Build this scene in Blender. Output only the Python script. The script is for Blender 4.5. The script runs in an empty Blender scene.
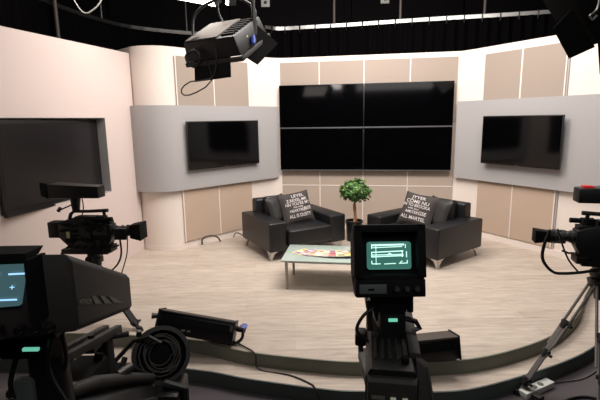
import bpy, bmesh, random
from math import *
from mathutils import Vector as V, Matrix, noise
random.seed(7)
C = bpy.context.scene.collection
PI = pi
# ------------------------------------------------------------------ helpers
def lin(c):
    return tuple(((x/255)/12.92 if x/255 <= .04045 else ((x/255+.055)/1.055)**2.4) for x in c)
MATS = {}
def mat(name, col, rough=.6, metal=0, emit=None, estr=0, spec=.5, bump=0, bscale=60, var=0, vscale=4, coat=0, trans=0):
    if name in MATS: return MATS[name]
    m = bpy.data.materials.new(name); m.use_nodes = True
    nt = m.node_tree; b = nt.nodes['Principled BSDF']
    c = lin(col) + (1,)
    b.inputs['Base Color'].default_value = c
    b.inputs['Roughness'].default_value = rough
    b.inputs['Metallic'].default_value = metal
    b.inputs['Specular IOR Level'].default_value = spec
    b.inputs['Coat Weight'].default_value = coat
    b.inputs['Transmission Weight'].default_value = trans
    if emit:
        b.inputs['Emission Color'].default_value = lin(emit) + (1,)
        b.inputs['Emission Strength'].default_value = estr
    tc = nt.nodes.new('ShaderNodeTexCoord')
    if var:
        n = nt.nodes.new('ShaderNodeTexNoise'); n.inputs['Scale'].default_value = vscale; n.inputs['Detail'].default_value = 4
        nt.links.new(tc.outputs['Object'], n.inputs['Vector'])
        r = nt.nodes.new('ShaderNodeMapRange'); r.inputs['To Min'].default_value = 1-var; r.inputs['To Max'].default_value = 1+var
        nt.links.new(n.outputs['Fac'], r.inputs['Value'])
        mx = nt.nodes.new('ShaderNodeVectorMath'); mx.operation = 'SCALE'
        mx.inputs[0].default_value = c[:3]
        nt.links.new(r.outputs['Result'], mx.inputs['Scale'])
        nt.links.new(mx.outputs['Vector'], b.inputs['Base Color'])
    if bump:
        n2 = nt.nodes.new('ShaderNodeTexNoise'); n2.inputs['Scale'].default_value = bscale; n2.inputs['Detail'].default_value = 3
        nt.links.new(tc.outputs['Object'], n2.inputs['Vector'])
        bp = nt.nodes.new('ShaderNodeBump'); bp.inputs['Strength'].default_value = bump; bp.inputs['Distance'].default_value = .01
        nt.links.new(n2.outputs['Fac'], bp.inputs['Height']); nt.links.new(bp.outputs['Normal'], b.inputs['Normal'])
    MATS[name] = m
    return m

class MB:
    def __init__(s): s.bm = bmesh.new()
    def _x(s, vs, M):
        if M is not None:
            for v in vs: v.co = M @ v.co
    def box(s, x0, x1, y0, y1, z0, z1, bev=0, seg=2, M=None):
        t = bmesh.new()
        vs = [t.verts.new((x, y, z)) for x in (x0, x1) for y in (y0, y1) for z in (z0, z1)]
        for f in ((0,1,3,2),(4,6,7,5),(0,4,5,1),(2,3,7,6),(0,2,6,4),(1,5,7,3)): t.faces.new([vs[i] for i in f])
        if bev: bmesh.ops.bevel(t, geom=list(t.edges), offset=bev, segments=seg, profile=.6, affect='EDGES')
        return s.merge(t, M, smooth=bev > 0)
    def merge(s, t, M=None, smooth=False):
        bmesh.ops.recalc_face_normals(t, faces=t.faces)
        mp = {}
        for v in t.verts: mp[v] = s.bm.verts.new(M @ v.co if M is not None else v.co)
        for f in t.faces:
            nf = s.bm.faces.new([mp[v] for v in f.verts]); nf.smooth = smooth
        t.free(); return s
    def hull(s, bot, top, bev=0, M=None, smooth=None):   # frustum between two matching polygons
        t = bmesh.new(); n = len(bot)
        a = [t.verts.new(p) for p in bot]; b = [t.verts.new(p) for p in top]
        t.faces.new(a[::-1]); t.faces.new(b)
        for i in range(n): t.faces.new((a[i], a[(i+1) % n], b[(i+1) % n], b[i]))
        if bev: bmesh.ops.bevel(t, geom=list(t.edges), offset=bev, segments=2, profile=.6, affect='EDGES')
        return s.merge(t, M, smooth=bev > 0 if smooth is None else smooth)
    def prism(s, poly, axis, a, b, bev=0, M=None):       # 2-D polygon extruded along axis
        def p3(p, k):
            return {'x': (k, p[0], p[1]), 'y': (p[0], k, p[1]), 'z': (p[0], p[1], k)}[axis]
        return s.hull([p3(p, a) for p in poly], [p3(p, b) for p in poly], bev, M)
    def tube(s, pts, r, n=8, M=None, cap=True):
        pts = [V(p) for p in pts]
        rs = r if isinstance(r, (list, tuple)) else [r]*len(pts)
        t = bmesh.new(); rings = []; up = None
        for i, p in enumerate(pts):
            d = (pts[min(i+1, len(pts)-1)] - pts[max(i-1, 0)]).normalized()
            if up is None:
                up = V((0,0,1)) if abs(d.z) < .9 else V((1,0,0))
            x = d.cross(up).normalized(); y = x.cross(d).normalized(); up = y
            rings.append([t.verts.new(p + (x*cos(2*PI*k/n) + y*sin(2*PI*k/n))*rs[i]) for k in range(n)])
        for i in range(len(rings)-1):
            for k in range(n): t.faces.new((rings[i][k], rings[i][(k+1) % n], rings[i+1][(k+1) % n], rings[i+1][k]))
        if cap: t.faces.new(rings[0][::-1]); t.faces.new(rings[-1])
        return s.merge(t, M, smooth=True)
    def cyl(s, p0, p1, r, r2=None, n=16):
        return s.tube([p0, p1], [r, r if r2 is None else r2], n)
    def lathe(s, prof, n=24, M=None):
        t = bmesh.new(); rings = []
        for r, z in prof: rings.append([t.verts.new((r*cos(2*PI*k/n), r*sin(2*PI*k/n), z)) for k in range(n)])
        for i in range(len(rings)-1):
            for k in range(n): t.faces.new((rings[i][k], rings[i][(k+1) % n], rings[i+1][(k+1) % n], rings[i+1][k]))
        t.faces.new(rings[0][::-1]); t.faces.new(rings[-1])
        return s.merge(t, M, smooth=True)
    def poly(s, pts, M=None):
        vs = [s.bm.verts.new(M @ V(p) if M is not None else V(p)) for p in pts]
        s.bm.faces.new(vs); return s
    def build(s, name, m, parent=None):
        me = bpy.data.meshes.new(name); s.bm.to_mesh(me); s.bm.free()
        o = bpy.data.objects.new(name, me); C.objects.link(o)
        me.materials.append(m)
        # flat shading across sharp edges
        try:
            me.set_sharp_from_angle(angle=radians(38))
        except Exception: pass
        if parent: o.parent = parent
        return o
def thing(name, label, cat, loc=(0,0,0), rz=0, group=None):
    o = bpy.data.objects.new(name, None); C.objects.link(o); o.empty_display_size = .05
    o.location = loc; o.rotation_euler = (0, 0, rz)
    return tag(o, label, cat, group)
def tag(o, label=None, cat=None, group=None, kind=None):
    if label: o['label'] = label
    if cat: o['category'] = cat
    if group: o['group'] = group
    if kind: o['kind'] = kind
    return o
def dup(o, parent=None):
    c = o.copy(); C.objects.link(c)
    if parent: c.parent = parent
    for ch in list(o.children): dup(ch, c)
    return c
def spline(pts, n=10, closed=False):
    pts = [V(p) for p in pts]; out = []
    P = [pts[0]*2-pts[1]] + pts + [pts[-1]*2-pts[-2]]
    for i in range(1, len(P)-2):
        p0, p1, p2, p3 = P[i-1:i+3]
        for k in range(n):
            t = k/n
            out.append(.5*((2*p1)+(p2-p0)*t+(2*p0-5*p1+4*p2-p3)*t*t+(3*p1-p0-3*p2+p3)*t**3))
    out.append(pts[-1]); return out
def text(name, s, size, m, parent, M, align='CENTER', ext=.0004, sx=1):
    cu = bpy.data.curves.new(name, 'FONT'); cu.body = s; cu.size = size; cu.align_x = align; cu.align_y = 'CENTER'
    cu.extrude = ext; cu.offset = size*.012
    t = bpy.data.objects.new(name, cu); C.objects.link(t)
    bpy.context.view_layer.update()
    me = bpy.data.meshes.new_from_object(t.evaluated_get(bpy.context.evaluated_depsgraph_get()))
    bpy.data.objects.remove(t); bpy.data.curves.remove(cu)
    me.transform(M @ Matrix.Diagonal((sx, 1, 1, 1))); me.materials.clear(); me.materials.append(m)
    o = bpy.data.objects.new(name, me); C.objects.link(o)
    if parent: o.parent = parent
    return o

# ------------------------------------------------------------------ camera
H = 1.75
ptch, rho = atan(80/440), .0155
cam = bpy.data.cameras.new('camera'); cam.lens = 36*440/600; cam.sensor_width = 36; cam.clip_start = .02
co = bpy.data.objects.new('camera', cam); C.objects.link(co)
Rm = Matrix.Rotation(PI/2 - ptch, 4, 'X') @ Matrix.Rotation(-rho, 4, 'Z')
co.matrix_world = Matrix.Translation((0, 0, H)) @ Rm
bpy.context.scene.camera = co

# ------------------------------------------------------------------ materials
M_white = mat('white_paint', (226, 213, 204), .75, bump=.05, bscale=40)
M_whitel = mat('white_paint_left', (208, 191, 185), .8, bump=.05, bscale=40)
M_beige = mat('beige_fabric', (184, 161, 143), .9, bump=.15, bscale=300, var=.05, vscale=3)
M_beige2 = mat('beige_satin', (174, 157, 144), .6, bump=.03, bscale=200, var=.04, vscale=2)
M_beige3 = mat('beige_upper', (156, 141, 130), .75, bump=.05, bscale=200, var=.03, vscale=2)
M_grey = mat('grey_laminate', (166, 162, 162), .42, spec=.4, var=.02, vscale=2)
M_blk = mat('black_plastic', (15, 15, 16), .45, bump=.08, bscale=200)
M_blk2 = mat('black_matt', (8, 8, 9), .75, spec=.2)
M_char = mat('charcoal_plastic', (40, 37, 36), .6, bump=.12, bscale=400)
M_rub = mat('rubber', (10, 10, 11), .55)
M_scr = mat('screen_glass', (3, 3, 4), .07, spec=.35)
M_scr2 = mat('screen_glass_left', (22, 20, 22), .3, spec=.7)
M_bez = mat('screen_bezel', (12, 12, 13), .35)
M_seam = mat('seam_metal', (120, 120, 124), .35, metal=.6)
M_leather = mat('black_leather', (20, 20, 22), .42, spec=.5, bump=.12, bscale=90)
M_pil = mat('pillow_fabric', (58, 52, 50), .85, bump=.2, bscale=250)
M_pil2 = mat('dark_pillow', (40, 37, 37), .6, bump=.15, bscale=150)
M_print = mat('pillow_print', (196, 186, 184), .9)
M_chrome = mat('brushed_chrome', (190, 188, 186), .25, metal=1)
M_alu = mat('aluminium', (150, 148, 146), .35, metal=.9)
M_dkmet = mat('dark_metal', (60, 58, 57), .4, metal=.7)
M_glass = mat('table_glass', (168, 180, 172), .12, spec=.6, var=.03, vscale=9)
M_riser = mat('riser_vinyl', (112, 114, 100), .6, var=.15, vscale=3)
M_riser2 = mat('lower_riser_vinyl', (72, 82, 78), .6, var=.12, vscale=3)
M_sfloor = mat('studio_floor', (72, 66, 70), .35, var=.18, vscale=3, bump=.05, bscale=30)
M_curt = mat('black_curtain', (6, 5, 6), .95, spec=.04, bump=.2, bscale=120)
M_dwall = mat('dark_wall', (17, 15, 16), .9, spec=.1, var=.25, vscale=2)
M_ceil = mat('ceiling_black', (9, 8, 9), .9, spec=.1)
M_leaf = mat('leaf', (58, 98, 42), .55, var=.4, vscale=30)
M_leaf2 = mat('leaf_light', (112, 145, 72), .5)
M_trunk = mat('trunk_bark', (176, 128, 92), .8, var=.2, vscale=40, bump=.3)
M_soil = mat('soil', (45, 32, 25), .95, bump=.4)
M_lampg = mat('lamp_grey', (84, 76, 71), .6, metal=.3, var=.08, vscale=8)
M_yel = mat('yellow_plastic', (190, 180, 130), .5)
M_blue = mat('blue_plastic', (25, 55, 150), .4)
M_red = mat('red_plastic', (190, 30, 35), .5, emit=(190, 20, 25), estr=.3)
M_whp = mat('white_plastic', (205, 205, 200), .5)
M_lit = mat('lit_panel', (255, 250, 240), .5, emit=(255, 246, 235), estr=9)
M_lit3 = mat('lit_panel_soft', (255, 250, 240), .5, emit=(255, 246, 240), estr=2)
M_lit2 = mat('lit_panel_strong', (255, 250, 240), .5, emit=(255, 246, 240), estr=16)
M_crt = mat('crt_glow', (20, 50, 46), .3, emit=(84, 150, 136), estr=.5)
M_crt2 = mat('crt_glow_blue', (20, 35, 40), .3, emit=(70, 100, 106), estr=.75)
M_mint = mat('crt_line', (200, 255, 240), .5, emit=(205, 255, 240), estr=1.1)
M_lblue = mat('crt_line_blue', (150, 210, 255), .5, emit=(160, 215, 255), estr=1.1)
M_logo = mat('logo_grey', (96, 98, 92), .6)
M_green = mat('led_green', (120, 220, 180), .5, emit=(120, 220, 190), estr=.7)
M_switch = mat('switch_cream', (190, 200, 175), .5, emit=(150, 165, 140), estr=.25)

def wood():
    m = bpy.data.materials.new('stage_wood'); m.use_nodes = True
    nt = m.node_tree; b = nt.nodes['Principled BSDF']; L = nt.links.new; N = nt.nodes.new
    tc = N('ShaderNodeTexCoord'); mp = N('ShaderNodeMapping'); mp.inputs['Rotation'].default_value = (0, 0, radians(-1))
    L(tc.outputs['Object'], mp.inputs['Vector'])
    br = N('ShaderNodeTexBrick'); br.offset = .37; br.inputs['Scale'].default_value = 1
    br.inputs['Brick Width'].default_value = 1.25; br.inputs['Row Height'].default_value = .15
    br.inputs['Mortar Size'].default_value = .0018; br.inputs['Mortar Smooth'].default_value = .3
    br.inputs['Color1'].default_value = lin((186, 172, 160)) + (1,); br.inputs['Color2'].default_value = lin((198, 185, 172)) + (1,)
    br.inputs['Mortar'].default_value = lin((172, 158, 145)) + (1,)
    L(mp.outputs['Vector'], br.inputs['Vector'])
    mp2 = N('ShaderNodeMapping'); mp2.inputs['Rotation'].default_value = (0, 0, radians(-1)); mp2.inputs['Scale'].default_value = (3.6, 24, 1)
    L(tc.outputs['Object'], mp2.inputs['Vector'])
    n = N('ShaderNodeTexNoise'); n.inputs['Scale'].default_value = 1.2; n.inputs['Detail'].default_value = 7; n.inputs['Roughness'].default_value = .62
    L(mp2.outputs['Vector'], n.inputs['Vector'])
    cr = N('ShaderNodeValToRGB'); e = cr.color_ramp.elements
    e[0].position = .3; e[0].color = (.56, .53, .50, 1); e[1].position = .62; e[1].color = (1.06, 1.05, 1.04, 1)
    L(n.outputs['Fac'], cr.inputs['Fac'])
    mx = N('ShaderNodeMix'); mx.data_type = 'RGBA'; mx.blend_type = 'MULTIPLY'; mx.inputs['Factor'].default_value = .6
    L(br.outputs['Color'], mx.inputs['A']); L(cr.outputs['Color'], mx.inputs['B'])
    L(mx.outputs['Result'], b.inputs['Base Color'])
    b.inputs['Roughness'].default_value = .48; b.inputs['Specular IOR Level'].default_value = .35
    bp = N('ShaderNodeBump'); bp.inputs['Strength'].default_value = .06
    L(n.outputs['Fac'], bp.inputs['Height']); L(bp.outputs['Normal'], b.inputs['Normal'])
    return m
M_wood = wood()

# ------------------------------------------------------------------ studio shell
FZ = -.22
def struct(o): o['kind'] = 'structure'; return o
struct(MB().box(-5.2, 6.2, -2, 9.3, FZ-.1, FZ).build('floor', M_sfloor))
struct(MB().box(-5.2, 6.2, -2, 9.3, 4.4, 4.5).build('ceiling', M_ceil))
struct(MB().box(-5.2, 6.2, 9.3, 9.4, FZ, 4.4).build('wall_back', M_dwall))
struct(MB().box(-5.3, -5.2, -2, 9.4, FZ, 4.4).build('wall_left', M_dwall))
struct(MB().box(6.2, 6.3, -2, 9.4, FZ, 4.4).build('wall_right', M_dwall))
struct(MB().box(-5.2, 6.2, -2.1, -2, FZ, 4.4).build('wall_front', M_dwall))

# stage platform: two curved levels
up_e = spline([(-4.3, 3.75), (-3.3, 3.62), (-2.5, 3.50), (-1.7, 3.45), (-.93, 3.33), (-.42, 3.12), (.2, 2.976), (.5, 2.95), (.9, 2.94), (1.31, 2.985), (1.77, 3.16), (2.15, 3.39), (2.52, 3.73), (2.85, 4.15), (3.3, 4.6), (3.95, 4.8), (4.9, 4.9)], 6)
lo_e = spline([(-4.35, 3.5), (-3.3, 3.4), (-2.5, 3.28), (-1.7, 3.22), (-.8, 3.06), (-.39, 2.93), (.19, 2.785), (.45, 2.76), (.85, 2.74), (1.25, 2.79), (1.98, 3.08), (2.45, 3.36), (2.75, 3.66), (3.1, 4.05), (3.6, 4.35), (4.2, 4.5), (5.0, 4.55)], 6)
stage = thing('stage_platform', None, None, (0, 0, 0)); del_ = None
stage['kind'] = 'structure'
def deck(edge, z, name, m, parent):
    b = MB(); bm = b.bm
    a = [bm.verts.new((p[0], p[1], z)) for p in edge]; c = [bm.verts.new((p[0]*1.0, 8.3, z)) for p in edge]
    for i in range(len(a)-1): bm.faces.new((a[i], a[i+1], c[i+1], c[i]))
    return b.build(name, m, parent)
def riser(edge, z0, z1, name, m, parent):
    b = MB(); bm = b.bm
    a = [bm.verts.new((p[0], p[1], z0)) for p in edge]; c = [bm.verts.new((p[0], p[1], z1)) for p in edge]
    d = [bm.verts.new((p[0], p[1]+.012, z1+.0015)) for p in edge]
    for i in range(len(a)-1):
        bm.faces.new((a[i], a[i+1], c[i+1], c[i])); bm.faces.new((c[i], c[i+1], d[i+1], d[i]))
    return b.build(name, m, parent)
deck(up_e, 0, 'upper_deck', M_wood, stage)
deck(lo_e, -.11, 'lower_step', M_wood, stage)
riser(up_e, -.11, 0, 'upper_riser', M_riser, stage)
riser(lo_e, FZ, -.11, 'lower_riser', M_riser2, stage)

# ------------------------------------------------------------------ set walls (curved white backdrop)
def fillet_path(pts, rads, n=8):
    out = [V(pts[0])]
    for i in range(1, len(pts)-1):
        p = V(pts[i]); a = (V(pts[i-1])-p); b = (V(pts[i+1])-p); t = rads[i-1]
        a.normalize(); b.normalize()
        s, e = (p+a*t[0], p+b*t[1]) if isinstance(t, tuple) else (p+a*t, p+b*t)
        for k in range(n+1):
            u = k/n; out.append((1-u)**2*s + 2*u*(1-u)*p + u*u*e)
    out.append(V(pts[-1])); return out
def offset_path(pts, d):
    out = []
    for i, p in enumerate(pts):
        t = (pts[min(i+1, len(pts)-1)] - pts[max(i-1, 0)]).normalized()
        out.append(p + V((t.y, -t.x))*d)
    return out
def sheet(front, back, z0, z1, name, m, parent=None):
    b = MB(); bm = b.bm
    cols = [[bm.verts.new((q.x, q.y, z)) for q, z in ((f, z0), (f, z1), (k, z1), (k, z0))] for f, k in zip(front, back)]
    for i in range(len(cols)-1):
        for j in range(4):
            f = bm.faces.new((cols[i][j], cols[i+1][j], cols[i+1][(j+1) % 4], cols[i][(j+1) % 4])); f.smooth = True
    bm.faces.new(cols[0]); bm.faces.new(cols[-1][::-1])
    bmesh.ops.recalc_face_normals(bm, faces=bm.faces)
    return b.build(name, m, parent)
CL, CR = V((-.36, 7.215)), V((2.42, 6.75))
dL = V((.717, .718)).normalized(); dC = (CR-CL).normalized(); dR = V((.583, -1.02)).normalized(); dR = V((.502, -.865))
dR = (V((3.403, 5.079))-V((2.678, 6.322))).normalized()
CR = V((2.43, 6.745))
# convex left end
arc0 = V((-1.63, 5.955)); cen = arc0 + V((-.718, .717))*.40
arc = [cen + V((cos(a), sin(a)))*.40 for a in [radians(-45-90*k/12) for k in range(12, -1, -1)]]
left_pts = [arc[0] + V((-.7, .7))*.45] + arc
corner1 = fillet_path([arc0, CL, CL+dC*1.4], [.22])
corner2 = fillet_path([CL+dC*1.4, CR, CR+dR*3.0], [(.05, .36)])
PL = left_pts + corner1[1:6]
PC = corner1[5:-1] + [CL+dC*1.4] + corner2[1:6]
PR = corner2[5:]
for nm, P in (('wall_backdrop_left', PL), ('wall_backdrop_centre', PC), ('wall_backdrop_right', PR)):
    struct(sheet(P, offset_path(P, -.08), 0, 2.71, nm, M_white))
for nm, P in (('baseboard_left', PL[1:]), ('baseboard_back', PC), ('baseboard_right', PR)):
    struct(sheet(offset_path(P, .004 if 'left' in nm else .014), offset_path(P, .0), 0, .075, nm, M_white))

# left screen wall
LE = V((-2.175, 5.92)); dW = V((.30, 1.0)).normalized(); nW = V((dW.y, -dW.x))
def wl(s, off=0): p = LE - dW*s + nW*off; return p
S0, S1, Z0, Z1 = .55, 2.04, .915, 1.815    # recess opening for the wall screen
b = MB()
def slab(s0, s1, z0, z1, o0=0, o1=-.10):
    q = [wl(s0, o0), wl(s1, o0), wl(s1, o1), wl(s0, o1)]
    b.hull([(p.x, p.y, z0) for p in q], [(p.x, p.y, z1) for p in q])
WH = 2.63
slab(0, S0, 0, WH, 0, -.22); slab(S0, S1, 0, Z0, 0, -.22); slab(S0, S1, Z1, WH, 0, -.22); slab(S1, 3.6, 0, WH, 0, -.22); slab(S0, S1, Z0, Z1, -.16, -.22)
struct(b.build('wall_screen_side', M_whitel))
# grey lining of the recess
b = MB()
for s0, s1, z0, z1 in ((S0, S0+.006, Z0, Z1), (S0, S1, Z1-.006, Z1), (S1-.006, S1, Z0, Z1), (S0, S1, Z0, Z0+.006)):
    q = [wl(s0, .002), wl(s1, .002), wl(s1, -.158), wl(s0, -.158)]
    b.hull([(p.x, p.y, z0) for p in q], [(p.x, p.y, z1) for p in q])
struct(b.build('trim_1', M_grey))
def frame_M(o, xdir, z=0):     # local x along the wall, local -y out towards the room
    x = V((xdir.x, xdir.y, 0)).normalized(); y = V((-x.y, x.x, 0))
    return Matrix(((x.x, y.x, 0, o.x), (x.y, y.y, 0, o.y), (0, 0, 1, z), (0, 0, 0, 1)))
def screen(name, label, o, xdir, w, z0, z1, dep, cat='television', bez=.012, scr=None, group=None, stand=.0, logo=True):
    t = thing(name, label, cat, (0, 0, 0), 0, group)
    t.matrix_world = frame_M(o, xdir, z0)
    h = z1-z0
    MB().box(-w/2, w/2, -dep, 0, 0, h, .004).build('casing', M_bez, t)
    MB().box(-w/2+bez, w/2-bez, -dep-.0015, -dep, bez*1.3, h-bez).build('screen', scr or M_scr, t)
    if stand: MB().box(-w*.2, w*.2, .0, stand, h*.25, h*.75, .004).build('wall_mount', M_dkmet, t)
    if logo: MB().box(-.03, .03, -dep-.002, -dep, .004, .010).build('maker_badge', M_seam, t)
    return t
pa, pb = wl(2.02, .012), wl(.575, -.135)
mid = (pa+pb)/2; xd = (pb-pa)
t = screen('wall_screen', 'large dark presentation screen sunk at an angle in the left wall', mid, xd, xd.length, .90, 1.79, .03, 'screen', .035, M_scr2, logo=False)
MB().box(-xd.length/2, xd.length/2, -.05, -.002, -.002, .055, .004).build('pen_tray', M_bez, t)
MB().box(-.018, .018, -.036, -.03, .862, .878, .002).build('camera_eye', M_dkmet, t)
MB().box(xd.length/2-.085, xd.length/2-.03, -.0335, -.0315, .075, .085).build('red_marking', M_red, t)

# ---- beige wall boards
def board(o, xdir, x0, x1, z0, z1, label, group, m=M_beige, th=.022):
    w, h = x1-x0, z1-z0
    ob = MB().box(-w/2, w/2, -th, 0, 0, h, .003, 1).build('wall_board', m)
    ob.matrix_world = frame_M(V(o) + V(xdir).normalized()*(x0+x1)/2, V(xdir), z0)
    return tag(ob, label, 'wall board', group)
o2 = V((-1.615, 5.983)) + V((.696,-.718))*.0
gL, gR, gC = 'beige boards on the left backdrop wall', 'beige boards on the right backdrop wall', 'beige boards around the video wall'
board(arc0, dL, .03, .60, .10, .93, 'lower beige fabric board under the left grey panel, farther from the armchair', gL)
board(arc0, dL, .615, 1.225, .10, .93, 'lower beige fabric board under the left grey panel, beside the left armchair', gL)
board(arc0, dL, .015, .60, 1.88, 2.60, 'upper beige board above the left grey panel, left one behind the hanging lamp', gL, M_beige3)
board(arc0, dL, .615, 1.225, 1.88, 2.60, 'upper beige board above the left grey panel, right one nearer the video wall', gL, M_beige3)
r0 = V((2.64, 6.386)); 
board(r0, dR, -.02, .53, .10, .93, 'lower beige fabric board under the right grey panel, left one nearer the right armchair', gR)
board(r0, dR, .545, 1.11, .10, .93, 'lower beige fabric board under the right grey panel, right one nearer the floor camera', gR)
board(r0, dR, -.01, .54, 1.90, 2.61, 'upper beige board above the right grey panel, left one nearer the video wall', gR, M_beige3)
board(r0, dR, .56, 1.12, 1.90, 2.61, 'upper beige board above the right grey panel, right one beside the black lamp flaps', gR, M_beige3)
MB_ = MB().box(1.135, 1.15, -.02, 0, .1, 2.7).build('trim_2', M_grey); MB_.matrix_world = frame_M(r0, dR, 0); struct(MB_)
cols = [(.035, .695), (.710, 1.385), (1.40, 2.075), (2.09, 2.765)]
rows = [(.075, .695, 'bottom row'), (.71, 1.66, 'middle row'), (1.675, 2.635, 'top row')]
cn = ['far left column', 'column left of centre', 'column right of centre', 'far right column']
for (z0, z1, rn) in rows:
    for k, (x0, x1) in enumerate(cols):
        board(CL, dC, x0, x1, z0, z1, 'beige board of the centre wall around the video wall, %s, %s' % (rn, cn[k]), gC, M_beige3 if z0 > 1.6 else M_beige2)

def strip(o, xdir, x0, x1, z0, z1, k):
    ob = MB().box(x0, x1, -.026, .0, z0, z1).build('trim_%d' % k, M_white); ob.matrix_world = frame_M(V(o), V(xdir), 0); struct(ob)
strip(arc0, dL, .600, .615, .10, .93, 20); strip(arc0, dL, .600, .615, 1.88, 2.60, 21)
strip(r0, dR, .530, .545, .10, .93, 22); strip(r0, dR, .540, .560, 1.90, 2.61, 23)
for k, x in enumerate((.695, 1.385, 2.075)): strip(CL, dC, x, x+.015, .075, 2.635, 24+k)
strip(CL, dC, .03, 2.765, .695, .710, 27); strip(arc0, dL, .015, .03, .10, 2.60, 28); strip(r0, dR, 1.11, 1.125, .10, 2.61, 29)
# ---- grey curved wall panels
def slice_path(P, d0, d1):
    out = []; acc = 0
    for a, c in zip(P[:-1], P[1:]):
        l = (c-a).length
        if acc <= d1 and acc+l >= d0:
            if not out: out.append(a + (c-a)*max(0, (d0-acc)/l))
            if acc+l <= d1: out.append(c)
            else: out.append(a + (c-a)*((d1-acc)/l))
        acc += l
    return out
lenPL = .45
gp = slice_path(left_pts + [CL], .47, 99)
gp = gp[:-1] + [CL - dL*.035]
gpf = offset_path(gp, .075)
# subdivide long straight for gradients
ob = sheet(gpf, offset_path(gp, .035), .835, 1.965, 'curved_panel', M_grey)
tag(ob, 'curved grey panel behind the left television', 'wall panel', 'curved grey panels')
PRR = corner2[1:]
gr = slice_path(PRR, .035, 3.2)
ob = sheet(offset_path(gr, .075), offset_path(gr, .035), .85, 1.985, 'curved_panel', M_grey)
tag(ob, 'curved grey panel behind the right television', 'wall panel', 'curved grey panels')

# ---- televisions
a_, b_ = V((-1.50, 6.06)), V((-.635, 6.925))
nL = V((dL.y, -dL.x))
ca = (a_+b_)/2 + nL*.0
# mount on panel front (7.5 cm proud of the wall line)
s_mid = (ca-arc0).dot(dL)
screen('television', 'black flat television on the left grey panel', arc0 + dL*(s_mid-.10) + nL*.115, dL, 1.225, 1.105, 1.755, .03, stand=.04)
nR = V((dR.y, -dR.x))
a_, b_ = V((2.626, 6.412)), V((3.203, 5.422)); s_mid = ((a_+b_)/2-r0).dot(dR)
screen('television', 'black flat television on the right grey panel', r0 + dR*(s_mid+.135) + nR*.15, dR, 1.10, 1.115, 1.765, .03, stand=.075)

# video wall: four screens
nC = V((dC.y, -dC.x)); vx0, vx1 = .075, 2.715
names = {(0, 0): 'lower left screen of the four-screen video wall', (1, 0): 'lower right screen of the four-screen video wall',
         (0, 1): 'upper left screen of the four-screen video wall', (1, 1): 'upper right screen of the four-screen video wall'}
for j in (0, 1):
    for i in (0, 1):
        w = (vx1-vx0)/2
        o = CL + dC*(vx0 + w*(i+.5)) + nC*.07
        t = screen('video_wall_screen', names[(i, j)], o, dC, w-.004, .955+.667*j, .955+.667*(j+1)-.004, .045, 'screen', .008, group='video wall screens', stand=.045, logo=False)
        MB().box(-w/2+.003, w/2-.003, -.0475, -.044, -.002, .012).build('lower_bezel', M_seam, t)

# ------------------------------------------------------------------ armchairs
def armchair(label, loc, rz, side):
    t = thing('armchair', label, 'armchair', (loc[0], loc[1], 0), rz)
    W, D = 1.14, .92
    for sx in (-1, 1):
        x0, x1 = (-W/2, -W/2+.245) if sx < 0 else (W/2-.245, W/2)
        MB().box(x0, x1, 0, D, .12, .492, .022, 3).build('armrest', M_leather, t)
    MB().box(-W/2+.245, W/2-.245, -.0+.03, D, .12, .26, .01).build('base_frame', M_leather, t)
    b = MB(); b.box(-W/2+.25, W/2-.25, -.055, D-.2, .17, .385, .04, 4)
    o = b.build('seat_cushion', M_leather, t)
    MB().box(-W/2+.15, W/2-.15, D-.19, D-.03, .14, .68, .03, 3).build('back_frame', M_leather, t)
    Mx = Matrix.Translation((0, D-.28, .37)) @ Matrix.Rotation(radians(-12), 4, 'X')
    for k, (x0, x1) in enumerate(((-W/2+.245, -.005), (.005, W/2-.245))):
        MB().box(x0, x1, -.10, .05, 0, .35, .05, 4, M=Mx).build('back_cushion', M_leather, t)
    for sx in (-1, 1):
        for y in (.05, D-.05):
            d = 1 if y < .4 else -1
            x = sx*(W/2-.03)
            b = MB()
            b.prism([(0, .122), (.10*d, .122), (.10*d, .108), (.055*d, .085), (.026*d, .03), (.022*d, 0), (0, 0), (-.004*d, .03)], 'x', x-.007, x+.007, M=Matrix.Translation((0, y, 0)))
            b.prism([(0, .122), (-.10*sx, .122), (-.10*sx, .108), (-.055*sx, .085), (-.026*sx, .03), (-.022*sx, 0), (0, 0)], 'y', y-.007, y+.007, M=Matrix.Translation((x, 0, 0)))
            b.build('leg', M_chrome, t)
    return t
LC = armchair('black leather armchair on chrome legs, left of the potted tree', (.115, 5.545), radians(29), -1)
RC = armchair('black leather armchair on chrome legs, right of the potted tree', (1.235, 5.325), radians(-53), 1)

def pillow_mesh(w, h, d, n=14):
    b = MB(); t = bmesh.new()
    g = {}
    for sgn in (1, -1):
        for i in range(n+1):
            for j in range(n+1):
                u, v = 2*i/n-1, 2*j/n-1
                if sgn == -1 and (i in (0, n) or j in (0, n)): g[(sgn, i, j)] = g[(1, i, j)]; continue
                k = ((1-u**4)*(1-v**4))**.5
                ed = 1-.07*(1-abs(u)**1.5 if abs(v) > .01 else 1)*0
                px = u*(1-.06*(1-v*v)) ; pz = v*(1-.06*(1-u*u))
                wr = .006*noise.noise(V((u*2.3, v*2.3, sgn*3.1)))
                g[(sgn, i, j)] = t.verts.new((px*w/2, -sgn*(d/2*k+wr*k), pz*h/2))
    for sgn in (1, -1):
        for i in range(n):
            for j in range(n):
                t.faces.new([g[(sgn, i, j)], g[(sgn, i+1, j)], g[(sgn, i+1, j+1)], g[(sgn, i, j+1)]])
    b.merge(t, None, True); return b
def chair_mat(chair, x, y, z, rx, ry, rz):
    return chair.matrix_world @ Matrix.Translation((x, y, z)) @ Matrix.Rotation(rz, 4, 'Z') @ Matrix.Rotation(rx, 4, 'X') @ Matrix.Rotation(ry, 4, 'Y')
bpy.context.view_layer.update()
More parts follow.
